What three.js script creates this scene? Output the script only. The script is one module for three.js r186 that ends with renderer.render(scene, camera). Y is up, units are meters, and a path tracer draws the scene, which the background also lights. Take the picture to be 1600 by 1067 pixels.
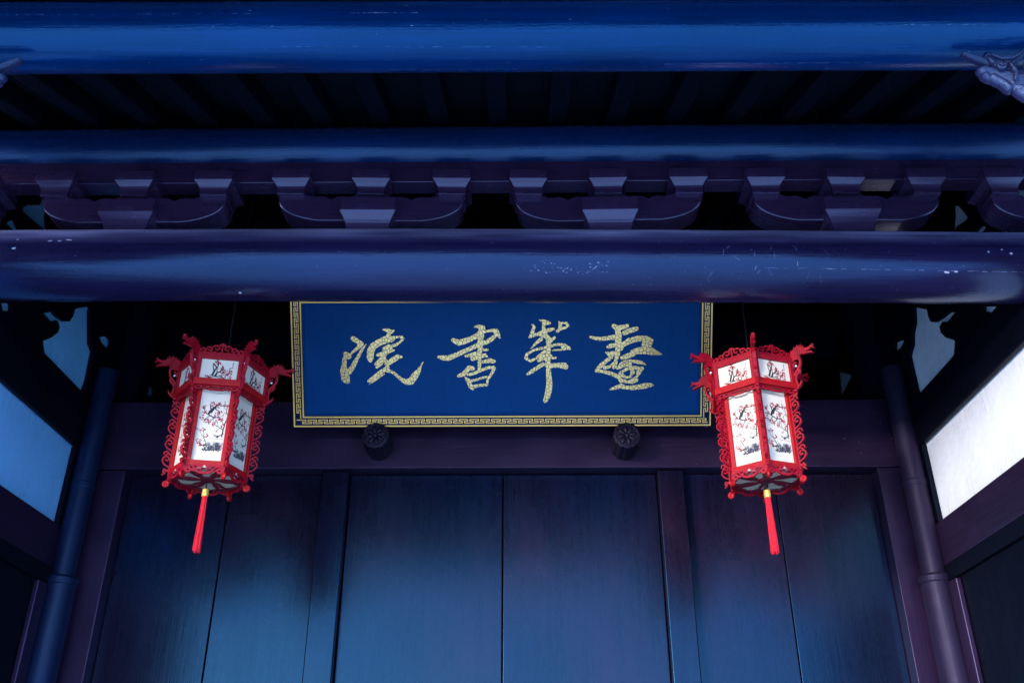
import * as THREE from 'three';
import { mergeGeometries, mergeVertices } from 'three/addons/utils/BufferGeometryUtils.js';
import { RoundedBoxGeometry } from 'three/addons/geometries/RoundedBoxGeometry.js';

// ---------- camera ----------
const scene = new THREE.Scene();
const camera = new THREE.PerspectiveCamera(39.9, 1024 / 682, 0.05, 900);
camera.rotation.order = 'YXZ';
camera.position.set(0.08, 1.6, 0);
camera.rotation.set(THREE.MathUtils.degToRad(28), THREE.MathUtils.degToRad(0.5), 0);
scene.add(camera);

// ---------- sky, sun, exposure ----------
const SUN = new THREE.Vector3(-0.62, 0.045, 0.78).normalize();
{
  let s0 = 99; const cellv = new Float32Array(4096).map(() => { s0 = (s0 * 1664525 + 1013904223) >>> 0; return s0 / 4294967296; });
  const vn = (x, y) => { const i = Math.floor(x), j = Math.floor(y), f = x - i, g = y - j, s = q => q * q * (3 - 2 * q), q = (a, b) => cellv[((a & 63) + (b & 63) * 64)]; return (q(i, j) * (1 - s(f)) + q(i + 1, j) * s(f)) * (1 - s(g)) + (q(i, j + 1) * (1 - s(f)) + q(i + 1, j + 1) * s(f)) * s(g); };
  const fbm = (x, y) => vn(x + 20, y + 20) * 0.55 + vn(x * 2 + 31, y * 2 + 9) * 0.28 + vn(x * 4 + 5, y * 4 + 17) * 0.17;
  const w = 512, h = 256, d = new Float32Array(w * h * 4);
  for (let j = 0; j < h; j++) for (let i = 0; i < w; i++) {
    const e = ((j + 0.5) / h - 0.5) * Math.PI, a = ((i + 0.5) / w - 0.5) * Math.PI * 2;
    const v = new THREE.Vector3(Math.cos(e) * Math.cos(a), Math.sin(e), Math.cos(e) * Math.sin(a));
    const t = Math.pow(Math.max(0, Math.sin(e)), 0.5), c = Math.max(0, v.dot(SUN));
    const away = 0.5 + 0.5 * v.dot(SUN), low = Math.exp(-Math.max(0, e) / 0.075), haze = Math.pow(away, 2.0) * (0.22 + 3.4 * low);          // bright haze low on the sun's side
    const cl = fbm(v.x * 2.2 + 7, v.z * 2.2 + v.y * 6) * 0.6 + fbm(v.x * 5 + 3, v.z * 5 + v.y * 14) * 0.4, cloud = 0.55 * Math.max(0, cl - 0.42);
    const halo = 1.1 * Math.pow(c, 4) + 1.6 * Math.pow(c, 16), k = 3.1;
    d.set([k * (0.10 + 0.62 * haze + cloud * 0.9 + 0.42 * halo), k * (0.36 + 0.50 * haze + cloud * 0.95 + 0.44 * halo), k * (0.95 + 0.50 * haze + cloud + 0.55 * halo), 1], (j * w + i) * 4);
  }
  const sky = new THREE.DataTexture(d, w, h, THREE.RGBAFormat, THREE.FloatType);
  sky.mapping = THREE.EquirectangularReflectionMapping; sky.magFilter = sky.minFilter = THREE.LinearFilter; sky.needsUpdate = true;
  scene.background = sky; scene.environment = sky;
}
const sun = new THREE.DirectionalLight(0xfff7f0, 3.6);
sun.position.copy(SUN).multiplyScalar(30); sun.target.position.set(0, 3, -3);
sun.position.add(sun.target.position);
sun.castShadow = true; sun.shadow.radius = 22; sun.shadow.mapSize.set(2048, 2048);
Object.assign(sun.shadow.camera, { left: -8, right: 8, top: 8, bottom: -8, near: 1, far: 60 });
scene.add(sun, sun.target);
const renderer = new THREE.WebGLRenderer({ antialias: true });
renderer.setSize(1024, 682);
renderer.toneMapping = THREE.LinearToneMapping;
renderer.toneMappingExposure = 1.28;
renderer.shadowMap.enabled = true;

// ---------- helpers ----------
let seed = 20241;
const rnd = () => { seed = (seed * 1664525 + 1013904223) >>> 0; return seed / 4294967296; };
const rr = (a, b) => a + (b - a) * rnd();
const names = {};
const numbered = n => { const k = names[n] = (names[n] ?? -1) + 1; return k ? n + '_' + String(k).padStart(3, '0') : n; };
function tag(o, label, category, group, kind) {
  o.userData = { label, category };
  if (group) o.userData.group = group;
  if (kind) o.userData.kind = kind;
  return o;
}
function thing(name, label, category, [x, y, z] = [0, 0, 0], group) {
  const o = new THREE.Group(); o.name = numbered(name); o.position.set(x, y, z); scene.add(o);
  return tag(o, label, category, group);
}
function part(name, geo, mat, parent, pos, rotY) {
  const m = new THREE.Mesh(geo, mat); m.name = name; m.castShadow = m.receiveShadow = true;
  if (pos) m.position.set(...pos);
  if (rotY) m.rotation.y = rotY;
  parent.add(m); return m;
}
function structure(name, geo, mat, pos) { const m = part(name, geo, mat, scene, pos); m.userData = { kind: 'structure' }; return m; }
function copy(o, name, label, pos) { const c = o.clone(); c.name = numbered(name); c.userData = { ...o.userData, label }; c.position.set(...pos); scene.add(c); return c; }
// uv in metres by the main direction of each face; grain: axis that u runs along
function boxUV(g, grain = 'x', off = rnd()) {
  if (g.index) g = g.toNonIndexed();
  const p = g.attributes.position, n = g.attributes.normal, uv = new Float32Array(p.count * 2), c = ['x', 'y', 'z'];
  const gi = c.indexOf(grain);
  for (let i = 0; i < p.count; i += 3) {
    const N = [0, 1, 2].map(k => Math.abs(n.getComponent(i, k) + n.getComponent(i + 1, k) + n.getComponent(i + 2, k)));
    const m = N.indexOf(Math.max(...N));
    let a = gi, b;
    if (m === gi) { a = (gi + 1) % 3; b = (gi + 2) % 3; } else b = 3 - gi - m;
    for (let q = 0; q < 3; q++) { uv[(i + q) * 2] = p.getComponent(i + q, a) + off; uv[(i + q) * 2 + 1] = p.getComponent(i + q, b) + off * 1.7; }
  }
  g.setAttribute('uv', new THREE.BufferAttribute(uv, 2));
  return g;
}
const clean = g => { const h = g.index ? g.toNonIndexed() : g; for (const k of Object.keys(h.attributes)) if (!['position', 'normal', 'uv'].includes(k)) h.deleteAttribute(k); if (!h.attributes.uv) h.setAttribute('uv', new THREE.BufferAttribute(new Float32Array(h.attributes.position.count * 2), 2)); return h; };
const merge = list => mergeGeometries(list.map(clean));
const box = (x0, x1, y0, y1, z0, z1, grain = 'x', r = 0.004) => {
  const w = x1 - x0, h = y1 - y0, d = z1 - z0;
  const g = r ? new RoundedBoxGeometry(w, h, d, 2, Math.min(r, w / 3, h / 3, d / 3)) : new THREE.BoxGeometry(w, h, d);
  g.translate((x0 + x1) / 2, (y0 + y1) / 2, (z0 + z1) / 2);
  return boxUV(g, grain);
};
function lattice(px, py) { const a = new Float32Array(px * py).map(() => rnd()); return (x, y) => { const xi = Math.floor(x), yi = Math.floor(y), fx = x - xi, fy = y - yi, s = q => q * q * (3 - 2 * q); const g = (i, j) => a[(((j % py) + py) % py) * px + (((i % px) + px) % px)]; const u = s(fx), w = s(fy); return (g(xi, yi) * (1 - u) + g(xi + 1, yi) * u) * (1 - w) + (g(xi, yi + 1) * (1 - u) + g(xi + 1, yi + 1) * u) * w; }; }
const adze = lattice(64, 64);
// round timber along x with slight taper, bow and unevenness; uv = (metres along, metres around)
function roundTimber(x0, x1, rad, ctr, nx = 200, nr = 88) {
  const pos = [], uv = [], idx = [];
  for (let i = 0; i <= nx; i++) {
    const x = x0 + (x1 - x0) * i / nx, [cy, cz] = ctr(x), r0 = rad(x);
    for (let j = 0; j <= nr; j++) {
      const a = j / nr * Math.PI * 2 - Math.PI, r = r0 * (1 + 0.006 * Math.sin(3 * a + x * 1.3) + 0.004 * Math.sin(5 * a - x * 2.1) + 0.010 * (adze(x * 2.3 + 40, a * 1.6 + 20) - 0.5) + 0.005 * (adze(x * 7 + 9, a * 4 + 31) - 0.5) * Math.min(1, (Math.PI - Math.abs(a)) * 2));
      pos.push(x, cy + r * Math.sin(a), cz + r * Math.cos(a)); uv.push(x, a * r0);
    }
  }
  for (let i = 0; i < nx; i++) for (let j = 0; j < nr; j++) { const a = i * (nr + 1) + j, b = a + nr + 1; idx.push(a, a + 1, b, b, a + 1, b + 1); }
  const g = new THREE.BufferGeometry();
  g.setAttribute('position', new THREE.Float32BufferAttribute(pos, 3)); g.setAttribute('uv', new THREE.Float32BufferAttribute(uv, 2)); g.setIndex(idx); g.computeVertexNormals();
  return g;
}
// brush strokes / scrolls: each stroke is x, y, radius, x, y, radius ... (mm); the field is the distance to the tapered chain
const S = (...v) => v.map(q => q / 1000);
function strokeField(strokes) {
  const segs = [];
  for (const s of strokes) for (let i = 0; i + 3 <= s.length; i += 3) {
    const j = i + 3 < s.length ? i + 3 : i; if (j === i && s.length > 3) continue;
    segs.push([s[i], s[i + 1], s[i + 2], s[j], s[j + 1], s[j + 2]]);
  }
  return (x, y) => {
    let f = -1;
    for (const [ax, ay, ar, bx, by, br] of segs) {
      const dx = bx - ax, dy = by - ay, L = dx * dx + dy * dy, t = L ? Math.min(1, Math.max(0, ((x - ax) * dx + (y - ay) * dy) / L)) : 0;
      f = Math.max(f, ar + (br - ar) * t - Math.hypot(x - ax - dx * t, y - ay - dy * t));
    }
    return f;
  };
}
function strokeBox(strokes, pad = 0.004) {
  let b = [1e9, 1e9, -1e9, -1e9];
  for (const s of strokes) for (let i = 0; i < s.length; i += 3) b = [Math.min(b[0], s[i] - s[i + 2]), Math.min(b[1], s[i + 1] - s[i + 2]), Math.max(b[2], s[i] + s[i + 2]), Math.max(b[3], s[i + 1] + s[i + 2])];
  return [b[0] - pad, b[1] - pad, b[2] + pad, b[3] + pad];
}
// solid cut out where field > 0, front at z = t, back at z = 0; swell rounds the face up by sqrt of the field
function cutout(f, [x0, y0, x1, y1], cell, t, { back = true, swell = 0 } = {}) {
  const nx = Math.ceil((x1 - x0) / cell), ny = Math.ceil((y1 - y0) / cell), v = new Float32Array((nx + 1) * (ny + 1));
  for (let j = 0; j <= ny; j++) for (let i = 0; i <= nx; i++) v[j * (nx + 1) + i] = f(x0 + i * cell, y0 + j * cell);
  const pos = [], nor = [];
  const zf = p => t + (swell ? swell * Math.sqrt(Math.max(0, Math.min(p[2], swell * 1.6)) / (swell * 1.6)) : 0);
  const tri = (a, b, c, n) => { pos.push(...a, ...b, ...c); nor.push(...n, ...n, ...n); };
  const fan = P => {
    for (let k = 1; k + 1 < P.length; k++) {
      const [a, b, c] = [P[0], P[k], P[k + 1]];
      const A = [a[0], a[1], zf(a)], B = [b[0], b[1], zf(b)], C = [c[0], c[1], zf(c)];
      let n = [0, 0, 1];
      if (swell) { const q = new THREE.Vector3(B[0] - A[0], B[1] - A[1], B[2] - A[2]).cross(new THREE.Vector3(C[0] - A[0], C[1] - A[1], C[2] - A[2])).normalize(); n = [q.x, q.y, q.z]; }
      tri(A, B, C, n);
      if (back) tri([a[0], a[1], 0], [c[0], c[1], 0], [b[0], b[1], 0], [0, 0, -1]);
    }
  };
  for (let j = 0; j < ny; j++) {
    let run = -1;
    const flush = i => { if (run >= 0) { const q = (a, b) => [x0 + a * cell, y0 + b * cell, 1]; fan([q(run, j), q(i, j), q(i, j + 1), q(run, j + 1)]); run = -1; } };
    for (let i = 0; i < nx; i++) {
      const K = [[i, j], [i + 1, j], [i + 1, j + 1], [i, j + 1]], V = K.map(([a, b]) => v[b * (nx + 1) + a]);
      const inside = V.filter(q => q > 0).length;
      if (inside === 4 && !swell) { if (run < 0) run = i; continue; }
      flush(i);
      if (!inside) continue;
      const P = [];
      for (let k = 0; k < 4; k++) {
        const l = (k + 1) % 4;
        if (V[k] > 0) P.push([x0 + K[k][0] * cell, y0 + K[k][1] * cell, V[k]]);
        if ((V[k] > 0) !== (V[l] > 0)) { const s = V[k] / (V[k] - V[l]); P.push([x0 + (K[k][0] + (K[l][0] - K[k][0]) * s) * cell, y0 + (K[k][1] + (K[l][1] - K[k][1]) * s) * cell, 0, V[k] > 0 ? 'out' : 'in']); }
      }
      fan(P);
      for (let k = 0; k < P.length; k++) {
        const a = P[k], b = P[(k + 1) % P.length];
        if (a[3] === 'out' && b[3] === 'in') {
          const L = Math.hypot(b[0] - a[0], b[1] - a[1]); if (L < 1e-9) continue;
          const n = [(b[1] - a[1]) / L, -(b[0] - a[0]) / L, 0];
          tri([a[0], a[1], t], [a[0], a[1], 0], [b[0], b[1], 0], n); tri([a[0], a[1], t], [b[0], b[1], 0], [b[0], b[1], t], n);
        }
      }
    }
    flush(nx);
  }
  const g = new THREE.BufferGeometry();
  g.setAttribute('position', new THREE.Float32BufferAttribute(pos, 3)); g.setAttribute('normal', new THREE.Float32BufferAttribute(nor, 3));
  g.setAttribute('uv', new THREE.Float32BufferAttribute(Array.from({ length: pos.length / 3 * 2 }, (_, i) => pos[(i >> 1) * 3 + (i & 1)] * 4), 2));
  if (swell) { g.deleteAttribute('normal'); const h = mergeVertices(g, 1e-5); h.computeVertexNormals(); return h; }
  return g;
}
const scrollPlate = (strokes, cell, t, o) => cutout(strokeField(strokes), strokeBox(strokes), cell, t, o);

// ---------- textures ----------
function dataTex(n, fn, srgb) {
  const d = new Uint8Array(n * n * 4);
  for (let j = 0; j < n; j++) for (let i = 0; i < n; i++) { const c = fn(i / n, j / n).map(q => Math.max(0, Math.min(255, Math.round(q * 255)))); d.set([c[0], c[1], c[2], 255], (j * n + i) * 4); }
  const t = new THREE.DataTexture(d, n, n); t.wrapS = t.wrapT = THREE.RepeatWrapping; t.magFilter = THREE.LinearFilter; t.minFilter = THREE.LinearMipmapLinearFilter; t.generateMipmaps = true;
  if (srgb) t.colorSpace = THREE.SRGBColorSpace; t.needsUpdate = true; return t;
}
const l1 = lattice(5, 90), l2 = lattice(10, 240), l3 = lattice(3, 14), l4 = lattice(7, 7), l5 = lattice(40, 40), l6 = lattice(128, 512);
const grainAt = (u, v) => 0.30 * l1(u * 5, v * 90) + 0.28 * l2(u * 10, v * 240) + 0.17 * l3(u * 3, v * 14) + 0.25 * l6(u * 128, v * 512);
const woodCol = dataTex(1024, (u, v) => { const g = grainAt(u, v), m = l4(u * 7, v * 7), k = 0.74 + 0.34 * g + 0.16 * (m - 0.5); return [k, k, k]; }, true);
const woodBump = dataTex(1024, (u, v) => { const g = grainAt(u, v); return [g, g, g]; });
const woodRough = dataTex(512, (u, v) => { const k = 0.72 + 0.20 * l4(u * 7, v * 7) + 0.16 * l2(u * 10, v * 240) + 0.1 * (l5(u * 40, v * 40) - 0.5); return [1, k, 1]; });
const plasterTex = dataTex(512, (u, v) => { const k = 0.90 + 0.06 * l4(u * 7, v * 7) + 0.04 * l5(u * 40, v * 40); return [k, k, k]; }, true);
const plasterBump = dataTex(512, (u, v) => { const k = 0.5 * l5(u * 40, v * 40) + 0.5 * l4(u * 7, v * 7); return [k, k, k]; });
const redTex = dataTex(512, (u, v) => { const a = l4(u * 7, v * 7), b = l5(u * 40, v * 40), g = l2(u * 10, v * 240), k = 0.80 + 0.16 * (a - 0.5) + 0.22 * (b - 0.5) + 0.16 * g - (b > 0.86 && a > 0.5 ? 0.3 : 0); return [k, k, k]; }, true);
const lin = (r, g, b) => new THREE.Color().setRGB(r, g, b);
const wood = (c, rough, o = {}) => new THREE.MeshPhysicalMaterial({ color: c, map: woodCol, bumpMap: woodBump, bumpScale: 0.0004, roughness: rough, roughnessMap: woodRough, ior: 1.8, specularColor: lin(0.40, 0.64, 1.0), ...o });
// plaster panel: faint trowel marks, hairline cracks and grime along the beams (u = z, v = y, metres)
const panelTex = (() => {
  const w = 1024, ht = 420, c = document.createElement('canvas'); c.width = w; c.height = ht; const x = c.getContext('2d');
  const im = x.createImageData(w, ht); for (let j = 0; j < ht; j++) for (let i = 0; i < w; i++) { const k = 244 + 10 * (l4(i / 150, j / 110) - 0.5) + 9 * (l5(i / 22, j / 50) - 0.5) + 5 * (l5(i / 4, j / 4) - 0.5); im.data.set([k, k, k, 255], (j * w + i) * 4); } x.putImageData(im, 0, 0);
  const Y = y => (3.5 - y) / 0.9 * ht;
  for (let i = 0; i < 900; i++) { const top = rnd() < 0.6, px = rnd() * w, L = Math.pow(rnd(), 3) * 60; x.fillStyle = 'rgba(96,92,100,0.045)'; const y0 = top ? Y(3.262) : Y(2.89) - L; x.fillRect(px, y0, rr(1, 5), L); }
  x.strokeStyle = 'rgba(90,90,105,0.35)'; for (let k = 0; k < 7; k++) { let px = rnd() * w, py = rr(Y(3.25), Y(2.95)); x.lineWidth = rr(0.5, 1); x.beginPath(); x.moveTo(px, py); for (let i = 0; i < 9; i++) { px += rr(-14, 14); py += rr(0, 12); x.lineTo(px, py); } x.stroke(); }
  const t = new THREE.CanvasTexture(c); t.colorSpace = THREE.SRGBColorSpace; t.wrapS = t.wrapT = THREE.RepeatWrapping; t.repeat.set(1 / 2.2, 1 / 0.9); t.offset.set(4.3 / 2.2, -2.6 / 0.9); return t;
})();
// door lacquer: patchy purple and indigo patina with fibres along u, scuffs and hairlines (3 m x 3 m)
const doorTex = (() => {
  const n = 1024, c = document.createElement('canvas'); c.width = c.height = n; const x = c.getContext('2d'), im = x.createImageData(n, n);
  for (let j = 0; j < n; j++) for (let i = 0; i < n; i++) { const m = l4(i / n * 7, j / n * 7), q = l5(i / n * 14, j / n * 40), f = l6(i / n * 128, j / n * 512), g = l2(i / n * 10, j / n * 240), k = 150 + 30 * (f - 0.5) + 20 * (g - 0.5) + 36 * (q - 0.5); im.data.set([k * (1 + 0.7 * (m - 0.4)), k, k * (1.05 - 0.25 * (m - 0.5)), 255], (j * n + i) * 4); }
  x.putImageData(im, 0, 0);
  for (let k = 0; k < 260; k++) { const a = rnd() * n, b = rnd() * n, L = Math.pow(rnd(), 3) * 60 + 2; x.strokeStyle = rnd() < 0.5 ? `rgba(10,10,20,${rr(0.2, 0.6)})` : `rgba(225,225,250,${rr(0.1, 0.35)})`; x.lineWidth = rr(0.5, 1.1); x.beginPath(); x.moveTo(a, b); x.lineTo(a + L, b + rr(-2, 2)); x.stroke(); }
  const t = new THREE.CanvasTexture(c); t.colorSpace = THREE.SRGBColorSpace; t.wrapS = t.wrapT = THREE.RepeatWrapping; t.repeat.set(1 / 3, 1 / 3); t.anisotropy = 8; return t;
})();
const mat = {
  purlin: wood(lin(0.001, 0.026, 0.140), 0.27),
  bracket: wood(lin(0.046, 0.020, 0.062), 0.28, { specularColor: lin(0.72, 0.74, 1.0) }),
  door: wood(lin(0.020, 0.014, 0.042), 0.25, { map: doorTex, bumpScale: 0.0003, ior: 1.48, specularColor: lin(0.16, 0.62, 1.0) }),
  frame: wood(lin(0.020, 0.009, 0.029), 0.42, { ior: 1.5, specularColor: lin(0.75, 0.62, 1.0) }),
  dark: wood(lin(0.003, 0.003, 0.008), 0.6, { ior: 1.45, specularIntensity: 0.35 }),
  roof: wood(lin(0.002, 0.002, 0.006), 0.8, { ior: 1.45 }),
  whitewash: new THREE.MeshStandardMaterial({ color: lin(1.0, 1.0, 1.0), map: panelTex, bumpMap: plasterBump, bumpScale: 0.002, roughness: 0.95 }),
  plasterSkyTint: new THREE.MeshStandardMaterial({ color: lin(0.20, 0.58, 1.0), map: panelTex, bumpMap: plasterBump, bumpScale: 0.002, roughness: 0.95 }),  // left plaster: blue skylight and dimmer side painted into the base colour
  plaque: wood(lin(0.0004, 0.056, 0.205), 0.5, { map: plasterTex, bumpScale: 0.0001, ior: 1.35, specularColor: lin(0.3, 0.6, 1.0) }),
  plaqueFrame: wood(lin(0.003, 0.010, 0.045), 0.5, { ior: 1.35 }),
  gold: new THREE.MeshStandardMaterial({ color: lin(1.0, 0.54, 0.14), roughness: 0.32, metalness: 0.8 }),
  red: new THREE.MeshPhysicalMaterial({ color: lin(0.40, 0.0015, 0.014), map: redTex, bumpMap: redTex, bumpScale: 0.0006, roughness: 0.5, specularIntensity: 0.5 }),
  redPaint: new THREE.MeshPhysicalMaterial({ color: lin(0.52, 0.003, 0.006), map: redTex, bumpMap: redTex, bumpScale: 0.0006, roughness: 0.4, specularIntensity: 0.6 }),
  thread: new THREE.MeshStandardMaterial({ color: lin(0.75, 0.006, 0.02), roughness: 0.8 }),
  brass: new THREE.MeshStandardMaterial({ color: lin(0.95, 0.62, 0.10), roughness: 0.3, metalness: 0.5 }),
  bead: new THREE.MeshStandardMaterial({ color: lin(0.8, 0.8, 0.82), roughness: 0.25 }),
  cord: new THREE.MeshStandardMaterial({ color: lin(0.004, 0.003, 0.004), roughness: 0.8 }),
  stone: new THREE.MeshStandardMaterial({ color: lin(0.82, 0.74, 0.62), map: plasterTex, roughness: 0.9 }),
  tile: new THREE.MeshStandardMaterial({ color: lin(0.05, 0.052, 0.06), roughness: 0.9 }),
};
mat.gableR = new THREE.MeshStandardMaterial({ color: lin(0.80, 0.92, 1.0), map: plasterTex, bumpMap: plasterBump, bumpScale: 0.002, roughness: 0.95 });  // right gable plaster, pale skylight blue put into its colour
mat.lintel = wood(lin(0.022, 0.010, 0.030), 0.45, { ior: 1.45, specularColor: lin(0.75, 0.62, 1.0) });
mat.carved = wood(lin(0.024, 0.026, 0.085), 0.36, { bumpScale: 0.002 });
mat.stud = wood(lin(0.008, 0.005, 0.013), 0.5, { ior: 1.42, specularColor: lin(0.8, 0.7, 1.0) })
;mat.post = wood(lin(0.014, 0.009, 0.026), 0.6, { ior: 1.4, specularColor: lin(0.8, 0.7, 1.0) });
mat.postBlue = wood(lin(0.005, 0.013, 0.045), 0.5, { ior: 1.45 });
mat.goldLeaf = new THREE.MeshStandardMaterial({ color: lin(1.0, 0.63, 0.22), roughness: 0.28, metalness: 0.9 });
mat.redDark = new THREE.MeshStandardMaterial({ color: lin(0.16, 0.004, 0.016), roughness: 0.5 });
mat.gableL = new THREE.MeshStandardMaterial({ color: lin(0.20, 0.62, 1.0), map: plasterTex, bumpMap: plasterBump, bumpScale: 0.002, roughness: 0.95 });  // left gable plaster, skylight blue and shade put into its colour
// round beams: lacquer with dust lying on top and small chips and scratches that show pale ground (u = metres along, v = metres around)
function beamLacquer(base, top, r, dustCol, dustFrom, marks, o) {
  const w = 2048, h = 512, len = 4.4, c = document.createElement('canvas'); c.width = w; c.height = h; const x = c.getContext('2d');
  const im = x.createImageData(w, h), ou = rnd() * 5;
  for (let j = 0; j < h; j++) for (let i = 0; i < w; i++) {
    const deg = (h - j) / h * 360 - 180, g = grainAt(ou + i / w * len, j / h * 2 * Math.PI * r), m = l4(i / w * 14, j / h * 5), k = 0.74 + 0.36 * g + 0.26 * (m - 0.5);
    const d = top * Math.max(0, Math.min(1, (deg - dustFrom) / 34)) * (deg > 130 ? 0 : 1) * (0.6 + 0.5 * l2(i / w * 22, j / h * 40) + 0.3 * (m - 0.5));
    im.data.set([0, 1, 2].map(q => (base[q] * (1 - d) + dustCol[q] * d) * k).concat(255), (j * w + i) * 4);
  }
  x.putImageData(im, 0, 0);
  for (let k = 0; k < 34; k++) { let px = rnd() * w, py = rnd() * h; const L = rr(60, 420); x.strokeStyle = `rgba(4,4,14,${rr(0.15, 0.55)})`; x.lineWidth = rr(0.5, 1.3); x.beginPath(); x.moveTo(px, py); for (let i = 0; i < 12; i++) { px += L / 12; py += rr(-1.1, 1.1); x.lineTo(px, py); } x.stroke(); }
  const X = u => (u + len / 2) / len * w, Y = deg => h - (deg + 180) / 360 * h;     // canvas row 0 is the top of the texture
  x.lineCap = 'round';
  marks({
    dot(u, a, s, e = 1, al = 0.9) { x.fillStyle = `rgba(225,222,235,${al})`; x.beginPath(); x.ellipse(X(u), Y(a), s * e, s, rr(-0.3, 0.3), 0, 7); x.fill(); },
    line(u0, a0, u1, a1, lw, al, br = 0.35) { const n = 60; for (let i = 0; i < n; i++) if (rnd() > br) { x.strokeStyle = `rgba(205,200,225,${al * rr(0.4, 1)})`; x.lineWidth = lw * rr(0.6, 1.3); x.beginPath(); x.moveTo(X(u0 + (u1 - u0) * i / n), Y(a0 + (a1 - a0) * i / n) + rr(-0.6, 0.6)); x.lineTo(X(u0 + (u1 - u0) * (i + 1) / n), Y(a0 + (a1 - a0) * (i + 1) / n) + rr(-0.6, 0.6)); x.stroke(); } },
  });
  const t = new THREE.CanvasTexture(c); t.colorSpace = THREE.SRGBColorSpace; t.wrapS = t.wrapT = THREE.RepeatWrapping;
  t.repeat.set(1 / len, 1 / (2 * Math.PI * r)); t.offset.set(0.5, 0.5); t.anisotropy = 8;
  return new THREE.MeshPhysicalMaterial({ map: t, bumpMap: woodBump, bumpScale: 0.0010, roughness: 0.24, roughnessMap: woodRough, ior: 1.75, ...o });
}
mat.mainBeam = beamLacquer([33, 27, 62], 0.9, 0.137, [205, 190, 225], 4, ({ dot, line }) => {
  for (const [u, a, r, s] of [[-1.77, 13.8, 1.6, 1.2], [-1.772, -3.6, 2.4, 1.5], [-1.647, 10.6, 1.6, 2.6], [-1.612, 10.5, 1.6, 2.2], [-1.579, 12.6, 2.0, 2.8], [-0.951, -78.9, 3.2, 0.8], [1.627, -39, 2.2, 2.2], [1.66, -38, 1.6, 2], [1.86, -9.5, 2.4, 1], [1.83, -3, 1.6, 1], [1.78, -7, 2, 1]]) dot(u, a, r, s);
  for (let i = 0; i < 60; i++) { const q = rnd(), u = 0.10 + 0.30 * Math.pow(rnd(), 0.8); dot(u, -41 + (u - 0.1) * 12 + 11 * (rnd() - 0.5) + (q > 0.75 ? 9 : 0), rr(0.3, 1.1), rr(1, 3), rr(0.3, 0.85)); }
  for (let i = 0; i < 150; i++) dot(rr(-2, 2), rr(-110, 40), rr(0.3, 0.8), rr(1, 3), rr(0.2, 0.5));
  for (let i = 0; i < 70; i++) dot(rr(0, 1.2), rr(-70, 10), rr(0.3, 0.8), rr(0.5, 2), rr(0.25, 0.5));
  line(0.95, -34, 2.0, -38, 1.0, 0.7, 0.45); line(0.75, -100, 1.3, -102, 1.0, 0.5); line(0.2, 40, 1.0, 42, 1.2, 0.4, 0.6); line(-2.0, 18, -0.4, 19, 0.9, 0.22, 0.6); line(0.3, -104, 0.75, -100, 1.2, 0.6, 0.3);
  for (let i = 0; i < 16; i++) { const u = rr(0.65, 1.25), a = rr(-50, 5); line(u, a, u + rr(-0.02, 0.02), a - rr(5, 16), 0.6, rr(0.2, 0.45), 0.3); }
}, { specularColor: lin(0.26, 0.55, 1.0) });
mat.purlin = beamLacquer([0, 44, 98], 0.45, 0.1, [120, 140, 200], 0, ({ dot, line }) => {  // blue base colour stands in for blue reflections on dark lacquer
  line(-1.5, -6, -1.1, -7, 1.2, 0.5, 0.6); line(-1.0, -6, -0.6, -6, 1.2, 0.5, 0.6); line(-0.4, -5, -0.2, -5, 1.4, 0.7, 0.4); line(-0.6, -60, 0.2, -62, 0.9, 0.5, 0.6); line(0.5, -95, 1.1, -93, 1.2, 0.5, 0.5); line(0.8, -30, 1.4, -29, 1.0, 0.5, 0.7); line(-0.3, -110, 0.1, -110, 1.2, 0.5, 0.5);
  for (let i = 0; i < 60; i++) dot(rr(-1.6, 1.6), rr(-120, 20), rr(0.3, 1.0), rr(1, 3), rr(0.2, 0.6));
}, { specularColor: lin(0.14, 0.52, 1.0) });
mat.purlin2 = beamLacquer([6, 36, 82], 0.4, 0.096, [110, 130, 180], 6, ({ dot, line }) => { line(-1.6, -50, -1.0, -52, 1.0, 0.4, 0.5); for (let i = 0; i < 40; i++) dot(rr(-1.9, 1.9), rr(-120, 20), rr(0.3, 0.9), rr(1, 3), rr(0.2, 0.5)); }, { specularColor: lin(0.36, 0.62, 1.0), roughness: 0.32 });  // reflected blue painted into the base colour here too

// ---------- ground ----------
{
  const g = new THREE.PlaneGeometry(1200, 1200); g.rotateX(-Math.PI / 2);
  const u = g.attributes.uv; for (let i = 0; i < u.count; i++) u.setXY(i, u.getX(i) * 800, u.getY(i) * 800);
  structure('ground', g, mat.stone);
  structure('floor', box(-2.4, 2.4, 0.004, 0.12, -7.2, -1.0, 'x', 0.01), mat.stone);
}

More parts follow.
